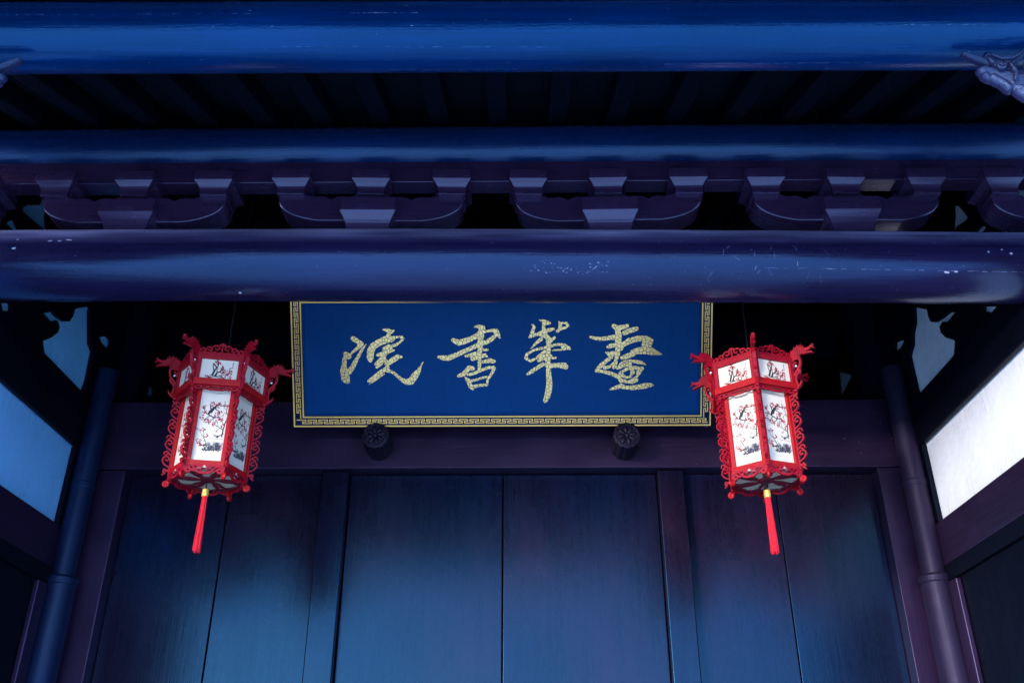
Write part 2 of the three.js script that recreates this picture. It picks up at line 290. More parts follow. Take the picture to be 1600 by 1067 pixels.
// ---------- roof ----------
const roofY = z => z > -4.9 ? 3.765 + (-z - 2) * 0.42 : 3.765 + 2.9 * 0.42 - (-z - 4.9) * 0.42;
{
  const t = thing('tiled_roof', 'dark timber roof underside over the porch with close rafters', 'roof');
  const sl = Math.atan(0.42), c = Math.cos(sl);
  const L = (4.9 - 1.38) / c;
  const raf = boxUV(new RoundedBoxGeometry(0.075, 0.09, L, 1, 0.006), 'z');
  const bk = boxUV(new RoundedBoxGeometry(0.075, 0.09, 2.6 / c, 1, 0.006), 'z');
  for (let x = -2.35; x <= 2.36; x += 0.235) {
    const zc = (-4.9 - 1.38) / 2, m = part('rafter', raf, mat.dark, t, [x, roofY(zc) + 0.045 / c, zc]); m.rotation.x = sl;
    const zb = -6.2, b = part('rafter', bk, mat.dark, t, [x, roofY(zb) + 0.045 / c, zb]); b.rotation.x = -sl;
  }
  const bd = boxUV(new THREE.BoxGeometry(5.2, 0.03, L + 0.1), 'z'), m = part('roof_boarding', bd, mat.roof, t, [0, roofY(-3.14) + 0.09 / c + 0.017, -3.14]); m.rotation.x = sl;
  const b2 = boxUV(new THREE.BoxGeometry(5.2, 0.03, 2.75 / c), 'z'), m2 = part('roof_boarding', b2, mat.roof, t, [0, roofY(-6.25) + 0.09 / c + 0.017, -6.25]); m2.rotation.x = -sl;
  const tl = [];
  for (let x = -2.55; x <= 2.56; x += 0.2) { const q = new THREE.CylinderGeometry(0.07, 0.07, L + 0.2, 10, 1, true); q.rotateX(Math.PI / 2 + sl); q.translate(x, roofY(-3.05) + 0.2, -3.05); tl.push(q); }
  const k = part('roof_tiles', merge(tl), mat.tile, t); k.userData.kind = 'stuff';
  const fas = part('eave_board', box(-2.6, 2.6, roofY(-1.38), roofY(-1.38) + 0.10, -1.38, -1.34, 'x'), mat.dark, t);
}

// ---------- side walls ----------
const Z = (...v) => { const p = []; for (let i = 0; i < v.length; i += 2) p.push(new THREE.Vector2(v[i] / 1000, v[i + 1] / 1000)); return p; };
const yuan = [
  S(-700, 422, 11.9, -677, 407, 11.9, -663, 396, 11.9, -682, 375, 8.5, -710, 353, 5.1),
  S(-738, 348, 11.9, -721, 339, 12.7, -738, 331, 10.6),
  S(-743, 326, 10.6, -746, 296, 11.9, -748, 266, 19.2, -741, 232, 21.3, -732, 219, 11.9),
  S(-641, 394, 2.5, -657, 373, 5.9, -672, 347, 7.6, -692, 313, 10.6, -708, 283, 11.9, -725, 262, 13.6),
  S(-557, 464, 3.4, -536, 460, 9.3, -519, 453, 9.3, -507, 460, 3.4),
  S(-530, 453, 8.5, -535, 432, 10.6),
  S(-494, 428, 5.9, -520, 419, 14.8, -550, 415, 17.8, -580, 402, 16.1, -606, 386, 16.1, -619, 364, 17.8, -622, 330, 16.1, -620, 317, 9.3),
  S(-499, 428, 5.1, -471, 428, 6.8, -463, 421, 5.9, -478, 406, 5.9, -499, 391, 6.8, -521, 385, 7.6),
  S(-555, 373, 8.5, -533, 385, 9.3, -521, 368, 7.6),
  S(-585, 343, 8.5, -555, 351, 12.7, -530, 364, 11.9, -510, 366, 5.1),
  S(-573, 317, 12.7, -556, 334, 10.6),
  S(-595, 300, 7.7, -573, 313, 14.9, -547, 319, 5.9),
  S(-591, 285, 6, -569, 300, 6),
  S(-544, 300, 10.6, -518, 317, 13.6, -492, 334, 12.7, -473, 334, 5.1),
  S(-540, 283, 9.4, -574, 261, 10.2, -604, 236, 11.1, -630, 219, 7.7),
  S(-628, 204, 2.1, -600, 223, 3.4, -557, 253, 3.4),
  S(-548, 272, 9.4, -519, 263, 6.8, -498, 246, 7.7, -477, 227, 8.5, -451, 214, 13.6, -430, 218, 17, -411, 244, 16.2, -395, 265, 11.9, -382, 291, 4.2, -369, 313, 1.3),
];
const shu = [
  S(-129, 474, 2.5, -108, 477, 9.3, -89, 469, 13.5, -98, 452, 11.8),
  S(-227, 412, 10.2, -200, 399, 14.4, -170, 409, 13.5, -144, 418, 11.8, -115, 433, 12.7, -93, 447, 12.7),
  S(-85, 452, 7.6, -60, 456, 5.9, -34, 458, 8.5, -19, 451, 8.5, -13, 434, 7.6, -9, 424, 5.1),
  S(-24, 455, 10.6, -30, 430, 7.6, -47, 413, 7.6, -73, 400, 10.6),
  S(-298, 333, 5.9, -277, 329, 11.9, -251, 327, 12.7, -213, 343, 11, -179, 358, 11, -141, 375, 10.2, -102, 394, 11.9, -68, 405, 9.3, -43, 426, 6.8),
  S(-96, 443, 14.8, -98, 413, 14.8, -100, 384, 11.9, -103, 354, 10.6, -103, 315, 9.3, -106, 277, 7.6),
  S(-86, 366, 5.9, -67, 366, 5.9),
  S(-169, 337, 5.9, -145, 341, 9.3, -120, 349, 9.3),
  S(-137, 324, 10.6, -111, 332, 10.6, -77, 341, 8.5, -69, 334, 4.2),
  S(-86, 309, 7.6, -56, 315, 11.9, -37, 311, 9.3),
  S(-204, 243, 7.6, -180, 251, 11, -154, 281, 10.6, -137, 277, 10.6),
  S(-159, 247, 6.4, -129, 255, 7.6, -95, 270, 7.6, -65, 281, 7.6, -38, 281, 9.3),
  S(-35, 276, 8.5, -48, 251, 6.8, -66, 225, 6.4, -70, 199, 5.1),
  S(-174, 234, 4.3, -159, 221, 10.2, -147, 191, 10.2, -138, 180, 6.8),
  S(-151, 217, 6, -121, 223, 6, -87, 234, 5.9, -70, 238, 4.2),
  S(-134, 191, 8.5, -104, 197, 6.8, -70, 199, 6),
];
const feng = [
  S(179, 507, 2.2, 201, 500, 8.1, 215, 493, 9.9, 226, 491, 7.2),
  S(201, 498, 9.9, 199, 471, 8.1, 201, 453, 9.9),
  S(147, 484, 4.5, 156, 473, 7.2, 147, 453, 8.1, 140, 432, 9.9, 133, 426, 5.4),
  S(142, 432, 8.1, 169, 439, 8.1, 197, 448, 9.9, 219, 457, 9.9, 246, 464, 6.3),
  S(271, 498, 3.6, 278, 484, 8.1, 278, 468, 9.9, 264, 452, 7.2),
  S(282, 493, 3.6, 305, 491, 6.3, 314, 479, 6.3, 305, 470, 5.4, 278, 464, 7.2),
  S(187, 439, 11.3, 210, 430, 11.3, 224, 416, 11.3),
  S(251, 423, 5.4, 233, 407, 9.9, 219, 394, 8.1),
  S(187, 416, 9, 165, 398, 7.2, 140, 373, 2.7),
  S(219, 403, 9.9, 223, 375, 11.3, 221, 348, 11.3, 219, 316, 13.6, 217, 289, 11.8),
  S(237, 384, 6.3, 269, 391, 6.3, 296, 386, 8.1, 318, 373, 8.1, 325, 367, 2.7),
  S(318, 368, 4.5, 287, 366, 4.5, 242, 362, 3.6),
  S(289, 377, 7.2, 305, 375, 9.9),
  S(219, 378, 6.3, 183, 371, 6.3, 147, 362, 6.3, 120, 344, 7.2, 115, 326, 8.1, 138, 312, 6.3, 165, 326, 5.4, 187, 344, 7.2, 205, 357, 7.2),
  S(174, 312, 6.3, 192, 325, 12.7, 205, 330, 13.6, 232, 334, 9),
  S(242, 325, 5.4, 255, 327, 5.4),
  S(124, 250, 6.3, 146, 264, 10, 169, 280, 9, 196, 296, 9),
  S(232, 289, 11.8, 264, 291, 11.8, 296, 289, 15.4, 303, 284, 12.7),
  S(221, 280, 11.3, 223, 243, 12.7, 226, 207, 14.5, 223, 175, 15.4, 217, 147, 14.5, 207, 124, 10.9, 205, 117, 5.4),
];
const tai = [
  S(530, 476, 11, 547, 466, 12.7, 568, 470, 11, 594, 476, 9.3),
  S(581, 444, 11.8, 602, 453, 11.8, 623, 459, 11.8, 636, 463, 10.1),
  S(545, 466, 11.8, 552, 436, 15.2, 552, 406, 16.9, 550, 372, 12.7, 546, 338, 12.7),
  S(419, 425, 5.1, 438, 420, 7.6, 467, 415, 9.3, 501, 419, 10.1, 531, 423, 12.7),
  S(565, 368, 8.5, 569, 385, 11, 603, 406, 14.4, 645, 417, 13.5, 683, 416, 13.5, 706, 406, 11, 696, 385, 12.7),
  S(679, 410, 12.7, 675, 385, 14.4, 679, 368, 16.1),
  S(620, 351, 13.5, 645, 359, 16.1, 679, 359, 16.9, 709, 355, 17.7, 734, 348, 10.6, 757, 340, 3.4),
  S(499, 377, 4.2, 514, 387, 5.9, 531, 389, 5.9),
  S(504, 375, 5.9, 531, 383, 7.6),
  S(495, 351, 5.1, 510, 343, 11, 531, 347, 12.7),
  S(519, 330, 9.3, 498, 313, 9.3, 472, 292, 10.2, 451, 266, 10.2, 468, 262, 7.6, 494, 257, 8.5, 523, 249, 9.3, 553, 236, 11, 566, 214, 8.5),
  S(544, 325, 8.5, 536, 304, 6.8, 510, 283, 5.9, 489, 279, 10.2),
  S(540, 304, 8.5, 532, 279, 8.5),
  S(569, 325, 9.3, 595, 334, 12.7, 620, 342, 11),
  S(553, 287, 5.9, 574, 306, 5.1, 599, 312, 5.9, 629, 308, 7.6, 658, 302, 9.3, 680, 293, 3.4),
  S(549, 278, 8.5, 582, 291, 9.3, 608, 297, 9.3),
  S(561, 253, 7.6, 595, 274, 6.8, 612, 278, 8.5, 638, 278, 8.5),
  S(604, 295, 5.9, 612, 274, 7.6, 621, 257, 10.2, 612, 244, 5.9),
  S(638, 278, 5.9, 663, 274, 10.2, 655, 257, 6.8, 638, 235, 5.9, 621, 223, 5.1),
  S(646, 270, 5.9, 642, 244, 6.8),
  S(570, 244, 9.3, 587, 231, 5.9, 612, 235, 5.1),
  S(566, 218, 10.2, 596, 210, 5.9, 621, 214, 12.7, 638, 220, 10.2),
  S(515, 176, 4.2, 537, 182, 8.5, 566, 191, 12.7, 587, 184, 8.5, 613, 182, 11, 647, 186, 11.9, 681, 192, 13.6, 706, 196, 9.3, 721, 193, 2.5),
];
const holesR = [
  Z(-3936, 3871, -3810, 3785, -3815, 3753, -3804, 3716, -3766, 3692, -3700, 3677, -3626, 3664, -3572, 3634, -3659, 3632, -3697, 3657, -3732, 3654, -3737, 3623, -3704, 3580, -3631, 3526, -3672, 3470, -4094, 3478, -4096, 3525, -4098, 3688, -4037, 3719, -4010, 3768, -3965, 3799),
  Z(-4221, 3829, -4114, 3791, -4116, 3777, -4155, 3770, -4211, 3778, -4233, 3777, -4240, 3802),
  Z(-4153, 3999, -4114, 3977, -4210, 3952, -4231, 3972),
  Z(-3347, 3532, -3251, 3477, -3303, 3476, -3336, 3502, -3366, 3516),
  Z(-4604, 4104, -4559, 4078, -4601, 4078),
  Z(-5064, 4082, -4842, 3950, -5085, 3912, -5098, 3921),
  Z(-4787, 3828, -4738, 3748, -4825, 3788),
  Z(-3377, 4060, -3324, 4020, -3278, 3928, -3294, 3927, -3378, 3952, -3418, 3947, -3439, 3962, -3393, 4016),
  Z(-3205, 3837, -3170, 3801, -3209, 3803, -3269, 3844),
];
const holesL = [
  Z(-3655, 3555, -3690, 3515, -4109, 3515, -4123, 3592, -4113, 3738, -4065, 3757, -3988, 3904, -3997, 3921, -3969, 3915, -3852, 3833, -3850, 3789, -3830, 3752, -3787, 3728, -3711, 3714, -3651, 3714, -3641, 3693, -3603, 3668, -3683, 3667, -3726, 3700, -3760, 3685, -3757, 3654, -3716, 3605),
  Z(-4141, 3833, -4163, 3850, -4220, 3884, -4268, 3885, -4276, 3868, -4269, 3835, -4250, 3827, -4179, 3821),
  Z(-4148, 4042, -4172, 4050, -4279, 4040, -4272, 4019),
  Z(-3289, 3534, -3354, 3572, -3374, 3547, -3312, 3512),
  Z(-4768, 3805, -4764, 3834, -4812, 3874, -4898, 3915, -4926, 3873),
  Z(-4936, 4030, -5046, 4037, -5058, 4014),
  Z(-3325, 4123, -3395, 4136, -3429, 4153, -3418, 4106, -3438, 4053, -3472, 4019, -3449, 4003, -3333, 3978, -3246, 3965, -3245, 3980, -3267, 4008, -3352, 4071, -3358, 4118),
  Z(-3169, 3846, -3211, 3900, -3273, 3881, -3233, 3851),
];

const inWall = (outline, holes, d, bevel = 0) => {             // (z, y) outline made solid, its face at x = 0 going to x = -d
  const s = new THREE.Shape(outline); for (const h of holes) s.holes.push(new THREE.Path(h));
  const g = new THREE.ExtrudeGeometry(s, { depth: d, bevelEnabled: bevel > 0, bevelSize: bevel, bevelThickness: bevel, bevelOffset: -bevel, bevelSegments: 1 });
  g.rotateY(-Math.PI / 2); return g;
};
function sideWall(name, label, sx, plasterX, holes, plaster, gablePlaster) {
  const t = thing(name, label, 'wall', [plasterX, 0, 0]);
  const face = d => [Math.min(0, -sx * d), Math.max(0, -sx * d)];          // from the plaster inwards by d
  const X = (d0, d1) => sx > 0 ? [-d1, -d0] : [d0, d1];
  const bx = (n, d0, d1, y0, y1, z0, z1, grain, m = mat.frame, r = 0.006) => part(n, box(...X(d0, d1), y0, y1, z0, z1, grain, r), m, t);
  // plaster in two fields: the panel between the beams and the gable above
  const pg = boxUV(inWall([new THREE.Vector2(-2.6, 0.1), new THREE.Vector2(-2.6, 3.40), new THREE.Vector2(-7, 3.40), new THREE.Vector2(-7, 0.1)], [], 0.16), 'z', 0);
  if (sx > 0) pg.translate(0.16, 0, 0);
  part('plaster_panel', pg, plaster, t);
  const gg = boxUV(inWall([new THREE.Vector2(-3.1, 3.40), new THREE.Vector2(-3.1, 4.26), new THREE.Vector2(-4.9, 5.02), new THREE.Vector2(-7, 4.14), new THREE.Vector2(-7, 3.40)], [], 0.16), 'z');
  if (sx > 0) gg.translate(0.16, 0, 0);
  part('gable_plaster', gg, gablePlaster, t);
  // pierced and carved timber in front of the gable plaster
  const tg = boxUV(inWall([new THREE.Vector2(-3.08, 3.43), new THREE.Vector2(-3.08, 4.25), new THREE.Vector2(-4.9, 5.0), new THREE.Vector2(-6.9, 4.15), new THREE.Vector2(-6.9, 3.43)], holes, 0.014, 0.002), 'z');
  tg.translate(sx > 0 ? -0.006 : 0.020, 0, 0);
  part('carved_truss', tg, mat.dark, t);
  bx('upper_beam', 0.002, 0.034, 3.254, 3.468, -4.24, -2.6, 'z', mat.dark, 0.012);
  bx('lower_beam', 0.002, 0.034, 2.678, 2.874, -4.24, -2.6, 'z', mat.frame, 0.012);
  bx('stile', 0.003, 0.026, 2.876, 3.252, -4.26, -4.15, 'y', mat.dark);
  bx('wainscot', 0.003, 0.03, 0.12, 2.69, -4.26, -2.6, 'y', mat.dark);
  bx('wainscot_stile', 0.031, 0.055, 0.12, 2.60, -4.13, -4.045, 'y', mat.frame);
  bx('wainscot_rail', 0.031, 0.048, 2.605, 2.675, -4.24, -2.6, 'z', mat.dark);
  bx('threshold_rail', 0.031, 0.055, 0.12, 0.3, -4.04, -2.6, 'z', mat.dark);
  return t;
}
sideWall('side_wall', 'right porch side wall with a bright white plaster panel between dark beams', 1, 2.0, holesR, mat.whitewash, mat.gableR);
sideWall('side_wall', 'left porch side wall with a plaster panel tinted for blue skylight between dark beams', -1, -2.05, holesL, mat.plasterSkyTint, mat.gableL);
{
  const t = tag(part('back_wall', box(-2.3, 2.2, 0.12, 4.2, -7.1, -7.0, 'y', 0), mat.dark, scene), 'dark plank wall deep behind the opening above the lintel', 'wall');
}

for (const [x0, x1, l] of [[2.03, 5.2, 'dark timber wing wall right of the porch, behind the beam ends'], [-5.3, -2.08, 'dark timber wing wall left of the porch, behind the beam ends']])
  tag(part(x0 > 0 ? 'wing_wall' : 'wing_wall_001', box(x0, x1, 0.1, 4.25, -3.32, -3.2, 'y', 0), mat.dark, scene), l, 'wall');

// ---------- columns and posts ----------
const lathe = (pts, n = 40) => { const g = new THREE.LatheGeometry(pts.map(([r, y]) => new THREE.Vector2(r, y)), n); const u = g.attributes.uv, p = g.attributes.position; for (let i = 0; i < u.count; i++) u.setXY(i, p.getY(i), u.getX(i) * 0.4); return g; };
{
  const g = lathe([[0.2, 0.12], [0.2, 0.3], [0.145, 0.32], [0.14, 3.9]]);
  const c1 = tag(part('column', g, mat.dark, scene, [2.4, 0, -2.02]), 'round front porch column at the right end of the nearest purlin', 'column');
  const c2 = tag(part('column_001', g, mat.dark, scene, [-2.43, 0, -2.02]), 'round front porch column at the left end of the nearest purlin', 'column');
  const h = lathe([[0.13, 0.12], [0.125, 4.7]]);
  tag(part('column_002', h, mat.dark, scene, [1.98, 0, -4.52]), 'dark round column behind the right end of the lintel', 'column');
  tag(part('column_003', h, mat.dark, scene, [-2.03, 0, -4.52]), 'dark round column behind the left end of the lintel', 'column');
  const post = (x, label, m) => {
    const t = thing('banded_post', label, 'post', [x, 0.12, -4.2], 'slim banded posts beside the door jambs');
    part('shaft', lathe([[0.068, 0], [0.067, 2.49], [0.052, 2.495], [0.051, 3.55]]), m, t);
    part('collar', lathe([[0.06, 2.485], [0.0715, 2.487], [0.073, 2.500], [0.070, 2.505], [0.073, 2.512], [0.071, 2.524], [0.05, 2.527]]), m, t);
    part('collar', lathe([[0.05, 2.935], [0.054, 2.937], [0.056, 2.945], [0.053, 2.95], [0.056, 2.957], [0.054, 2.966], [0.05, 2.968]]), m, t);
  };
  post(1.925, 'slim purple round post with two collars beside the right door jamb', mat.post);
  post(-1.975, 'slim dark blue round post with two collars beside the left door jamb', mat.postBlue);
}

// ---------- gate: frame, doors, side boards ----------
{
  const t = thing('door_frame', 'dark purple lintel, jambs and mullions framing the closed gate', 'door frame', [0, 0, 0]);
  part('lintel', box(-1.97, 1.915, 3.187, 3.542, -4.46, -4.28, 'x', 0.006), mat.lintel, t);
  part('jamb', box(1.797, 1.914, 0.12, 3.184, -4.44, -4.284, 'y', 0.003), mat.frame, t);
  part('jamb', box(-1.968, -1.824, 0.12, 3.184, -4.44, -4.284, 'y', 0.006), mat.frame, t);
  part('mullion', box(0.745, 0.868, 0.12, 3.184, -4.44, -4.305, 'y', 0.006), mat.door, t);
  part('mullion', box(-0.875, -0.748, 0.12, 3.184, -4.44, -4.305, 'y', 0.006), mat.door, t);
  part('sill', box(-1.82, 1.795, 0.12, 0.38, -4.44, -4.30, 'x', 0.006), mat.frame, t);
  const slivers = (n, f) => merge(Array.from({ length: n }, () => { const [x, y, z, w, hh] = f(); const g = new THREE.BoxGeometry(w, hh, 0.0016); g.translate(x, y, z); return g; }));
  const pale = new THREE.MeshStandardMaterial({ color: lin(0.5, 0.45, 0.58), roughness: 0.8 });
  const we = part('worn_edge', slivers(90, () => { const y = 3.54 - Math.pow(rnd(), 1.3) * 1.4; return [1.9125 + rr(-0.002, 0.001), y, y > 3.187 ? -4.2802 : -4.2842, rr(0.0008, 0.0026), rr(0.004, 0.022)]; }), pale, t); we.userData.kind = 'stuff';
  const ws = part('scratches', slivers(22, () => [rr(0.7, 1.9), 3.2 + Math.pow(rnd(), 2) * 0.32, -4.2802, rr(0.003, 0.03) * rnd(), rr(0.0005, 0.001)]), pale, t); ws.userData.kind = 'stuff';
  const leaf = (x0, x1, label) => {
    const o = thing('gate_leaf', label, 'door', [(x0 + x1) / 2, 0.385, -4.365]);
    const w = (x1 - x0) / 2;
    part('leaf_board', box(-w, w, 0, 2.798, -0.05, 0, 'y', 0.005), mat.door, o);
    part('pivot', boxUV(lathe([[0.03, 2.7], [0.03, 2.8]]).toNonIndexed(), 'y'), mat.dark, o, [x0 < -0.5 ? -w + 0.05 : w - 0.05, 0, -0.05]);
  };
  leaf(-0.746, -0.004, 'left leaf of the central double gate below the plaque');
  leaf(0.0, 0.743, 'right leaf of the central double gate below the plaque');
  const panel = (a, s, b, label) => {
    const o = thing('fixed_panel', label, 'wall panel', [(a + b) / 2, 0.385, -4.365], null);
    const c = (a + b) / 2;
    part('board', box(a - c, s - c - 0.0025, 0, 2.798, -0.04, 0, 'y', 0.003), mat.door, o);
    part('board', box(s - c + 0.0025, b - c, 0, 2.798, -0.04, -0.002, 'y', 0.003), mat.door, o);
  };
  panel(-1.822, -1.332, -0.877, 'fixed board panel left of the gate, under the left lantern');
  panel(0.870, 1.319, 1.795, 'fixed board panel right of the gate, under the right lantern');
}

// ---------- beams ----------
const beamX = [-2.6, 2.6];
{
  const bend = x => -0.0045 * (x * x);
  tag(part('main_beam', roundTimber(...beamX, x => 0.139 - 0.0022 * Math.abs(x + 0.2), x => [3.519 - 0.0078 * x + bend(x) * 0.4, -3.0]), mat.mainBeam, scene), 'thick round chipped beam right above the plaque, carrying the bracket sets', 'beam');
  tag(part('purlin', roundTimber(-2.65, 2.65, x => 0.1 - 0.0012 * x, x => [3.668 - 0.0035 * x, -2.0]), mat.purlin, scene), 'nearest round purlin across the top of the picture, reflected blue put in its colour', 'beam');
  tag(part('purlin_001', roundTimber(...beamX, x => 0.096 + 0.003 * Math.sin(x), x => [4.072, -3.0]), mat.purlin2, scene), 'round purlin lying above the row of bracket sets, reflected blue put in its colour', 'beam');
  tag(part('tie_board', box(-2.6, 2.6, 3.886, 3.99, -3.04, -2.962, 'x', 0.004), mat.bracket, scene), 'flat purple tie board held in the small bracket blocks', 'beam');
  tag(part('inner_beam', roundTimber(-2.0, 1.95, x => 0.1, x => [4.31, -4.92]), mat.dark, scene), 'dim round beam high behind the plaque and lantern tops', 'beam');
  tag(part('transom_beam', box(-1.9, 1.85, 3.99, 4.18, -4.78, -4.66, 'x', 0.006), mat.dark, scene), 'dark flat beam behind the plaque above the lintel opening', 'beam');
  tag(part('rear_tie_beam', box(-2.0, 1.95, 3.72, 3.93, -3.52, -3.42, 'x', 0.006), mat.dark, scene), 'dark flat beam in the shade behind the bracket sets', 'beam');
}

// ---------- bracket sets ----------
{
  const frustum = (prof, sx, sz) => {            // square block with a curved skirt: profile (half width, y)
    let g = new THREE.LatheGeometry(prof.map(([r, y]) => new THREE.Vector2(r * Math.SQRT2, y)), 4, Math.PI / 4);
    g = g.toNonIndexed(); g.scale(sx, 1, sz); g.computeVertexNormals(); return boxUV(g, 'x');
  };
  const skirt = (b, w, y0, y1, bow, n = 7) => Array.from({ length: n + 1 }, (_, i) => { const q = i / n; return [b + (w - b) * (q - bow * Math.sin(q * Math.PI)), y0 + (y1 - y0) * q]; });
  const big = merge([frustum([...skirt(0.076, 0.105, 0, 0.076, 0.18)], 1, 1), box(-0.105, 0.105, 0.0765, 0.138, -0.105, 0.105, 'x', 0.003)]);
  const small = merge([box(-0.052, 0.052, -0.012, 0.004, -0.062, 0.062, 'x', 0.002), frustum(skirt(0.052, 0.0735, 0.004, 0.046, 0.30), 1, 1.16), box(-0.0735, 0.0735, 0.0465, 0.092, -0.085, 0.085, 'x', 0.003)]);
  const s = new THREE.Shape();
  s.moveTo(-0.355, 0.125); s.lineTo(-0.355, 0.085); s.quadraticCurveTo(-0.335, 0.02, -0.20, 0); s.lineTo(0.20, 0); s.quadraticCurveTo(0.335, 0.02, 0.355, 0.085); s.lineTo(0.355, 0.125);
  s.lineTo(0.255, 0.125); s.quadraticCurveTo(0.235, 0.112, 0.22, 0.112); s.quadraticCurveTo(0.185, 0.122, 0.155, 0.100); s.quadraticCurveTo(0.125, 0.122, 0.09, 0.112); s.quadraticCurveTo(0.075, 0.112, 0.06, 0.125);
  s.lineTo(-0.06, 0.125); s.quadraticCurveTo(-0.075, 0.112, -0.09, 0.112); s.quadraticCurveTo(-0.125, 0.122, -0.155, 0.100); s.quadraticCurveTo(-0.185, 0.122, -0.22, 0.112); s.quadraticCurveTo(-0.235, 0.112, -0.255, 0.125);
  const ag = new THREE.ExtrudeGeometry(s, { depth: 0.10, bevelEnabled: true, bevelSize: 0.003, bevelThickness: 0.003, bevelOffset: -0.003, bevelSegments: 1, curveSegments: 14 }); ag.translate(0, 0, -0.05);
  const arm = boxUV(ag, 'x');
  const t = thing('bracket_set', '', 'bracket', [-1.41, 3.626, -3.0], 'bracket sets in a row on the main beam');
  part('base_block', big, mat.bracket, t);
  part('bracket_arm', arm, mat.bracket, t, [0, 0.064, 0]);
  for (const x of [-0.309, 0, 0.309]) part('small_block', small, mat.bracket, t, [x, 0.186, 0.012]);
  t.userData.label = 'bracket set on the main beam above the left lantern';
  const L = ['bracket set on the main beam above the left half of the plaque', 'bracket set on the main beam above the right half of the plaque', 'bracket set on the main beam above and right of the right lantern', 'partly cut off bracket set at the right picture edge, by the wall', 'bracket end at the left picture edge against the side wall'];
  [-0.492, 0.425, 1.339].forEach((x, i) => { const o = copy(t, 'bracket_set', L[i], [x, 3.628 - 0.004 * i, -3.0]); o.rotation.y = rr(-0.014, 0.014); for (const q of o.children) { q.position.x += rr(-0.003, 0.003); q.rotation.y = rr(-0.02, 0.02); } });
  for (const [x, l, c] of [[2.255, L[3], 1], [-2.325, L[4], -1]]) {      // sets cut off by the picture edges
    const o = thing('bracket_set', l, 'bracket', [x, 3.615, -3.0], 'bracket sets in a row on the main beam');
    part('base_block', big, mat.bracket, o);
    part('bracket_arm', arm, mat.bracket, o, [0, 0.064, 0]);
    for (const q of [-0.309, 0, 0.309]) part('small_block', small, mat.bracket, o, [q, 0.186, 0.012]);
  }
}

// ---------- carved corner brackets under the nearest purlin ----------
{
  const strokes = [
    S(-664, 40, 5, -642, 26, 8, -622, 14, 10, -606, 0, 10), S(-608, 24, 6, -600, 33, 9, -592, 28, 6),
    S(-626, -24, 15, -598, -32, 20, -568, -50, 28, -537, -66, 38, -500, -72, 52, -400, -95, 80, -240, -130, 110, -60, -180, 150, 0, -200, 170),
    S(-623, -44, 11, -618, -54, 8), S(-606, -52, 12, -580, -74, 12, -570, -90, 12), S(-540, -96, 20, -528, -116, 16, -505, -126, 16), S(-470, -140, 26, -450, -166, 18), S(-380, -170, 34, -350, -206, 20), S(-260, -230, 40, -220, -270, 24), S(-130, -310, 60, 0, -380, 60),
    S(-604, 2, 6, -580, -12, 7, -553, -8, 8, -527, 10, 9, -500, 34, 10, -440, 66, 14, -330, 74, 18, 0, 66, 24), S(-330, 10, 60, -160, 0, 80, 0, 0, 80, 360, -40, 110), S(0, -200, 170, 360, -240, 190)];
  const flip = L => L.map(s => s.map((q, i) => i % 3 ? q : -q));
  const body = L => scrollPlate(L, 0.003, 0.012, { swell: 0.034 });
  const spiral = (cx, cy, R, turns, s = 1) => { const v = []; for (let i = 0; i <= 14; i++) { const q = i / 14, a = s * (q * turns * Math.PI * 2) + 0.6, r = R * (1 - 0.8 * q); v.push(cx + r * Math.cos(a), cy + r * Math.sin(a), 4.5 - 1.5 * q); } return S(...v); };
  const lines = [S(-606, 2, 3, -580, -12, 4, -553, -8, 4.5, -527, 10, 4.5, -500, 34, 4, -450, 56, 4), spiral(-508, -42, 26, 1.4), spiral(-592, -36, 14, 1.2, -1), S(-618, -12, 5, -612, -24, 6), S(-566, -28, 4, -556, -60, 6, -566, -86, 4), S(-530, -78, 4, -500, -92, 7, -470, -88, 8, -446, -60, 6), spiral(-400, -50, 48, 1.5), spiral(-330, -150, 44, 1.4, -1), spiral(-230, -20, 60, 1.6), spiral(-140, -160, 70, 1.6, -1)];
  const relief = L => scrollPlate(L, 0.003, 0.006, { swell: 0.010 });
  const mk = (label, x, m) => {
    const t = thing('carved_bracket', label, 'bracket', [x, 3.498, -1.96]);
    part('carved_body', body(m ? flip(strokes) : strokes), mat.carved, t);
    part('scroll_relief', relief(m ? flip(lines) : lines), mat.carved, t, [0, 0, 0.040]);
  };
  mk('carved scroll bracket under the right end of the nearest purlin', 1.985, false);
  mk('carved scroll bracket tip under the left end of the nearest purlin', -1.985, true);
}

// ---------- door studs ----------
{
  const n = 12, pts = []; for (let i = 0; i < n * 8; i++) { const a = i / (n * 8) * Math.PI * 2, r = 0.060 * (0.93 + 0.07 * Math.abs(Math.cos(a * n / 2)) * 1.0); pts.push(new THREE.Vector2(r * Math.cos(a), r * Math.sin(a))); }
  const barrel = new THREE.ExtrudeGeometry(new THREE.Shape(pts), { depth: 0.155, bevelEnabled: true, bevelSize: 0.006, bevelThickness: 0.008, bevelSegments: 3 });
  const petals = [];
  for (let i = 0; i < 8; i++) { const p = new THREE.SphereGeometry(1, 12, 8); p.scale(0.021, 0.010, 0.008); p.translate(0.029, 0, 0); p.rotateZ(i / 8 * Math.PI * 2 + 0.2); petals.push(p); }
  const mid = new THREE.SphereGeometry(0.012, 14, 10); mid.scale(1, 1, 0.7); petals.push(mid);
  const rim = new THREE.TorusGeometry(0.053, 0.004, 8, 48);
  const t = thing('door_stud', 'fluted round wooden stud under the left part of the plaque', 'door stud', [-0.602, 3.292, -4.28], 'fluted studs carrying the plaque');
  part('barrel', boxUV(barrel, 'z'), mat.stud, t); part('carved_flower', merge(petals), mat.stud, t, [0, 0, 0.163]); part('rim', rim, mat.stud, t, [0, 0, 0.162]);
  copy(t, 'door_stud', 'fluted round wooden stud under the right part of the plaque', [0.586, 3.288, -4.28]);
}

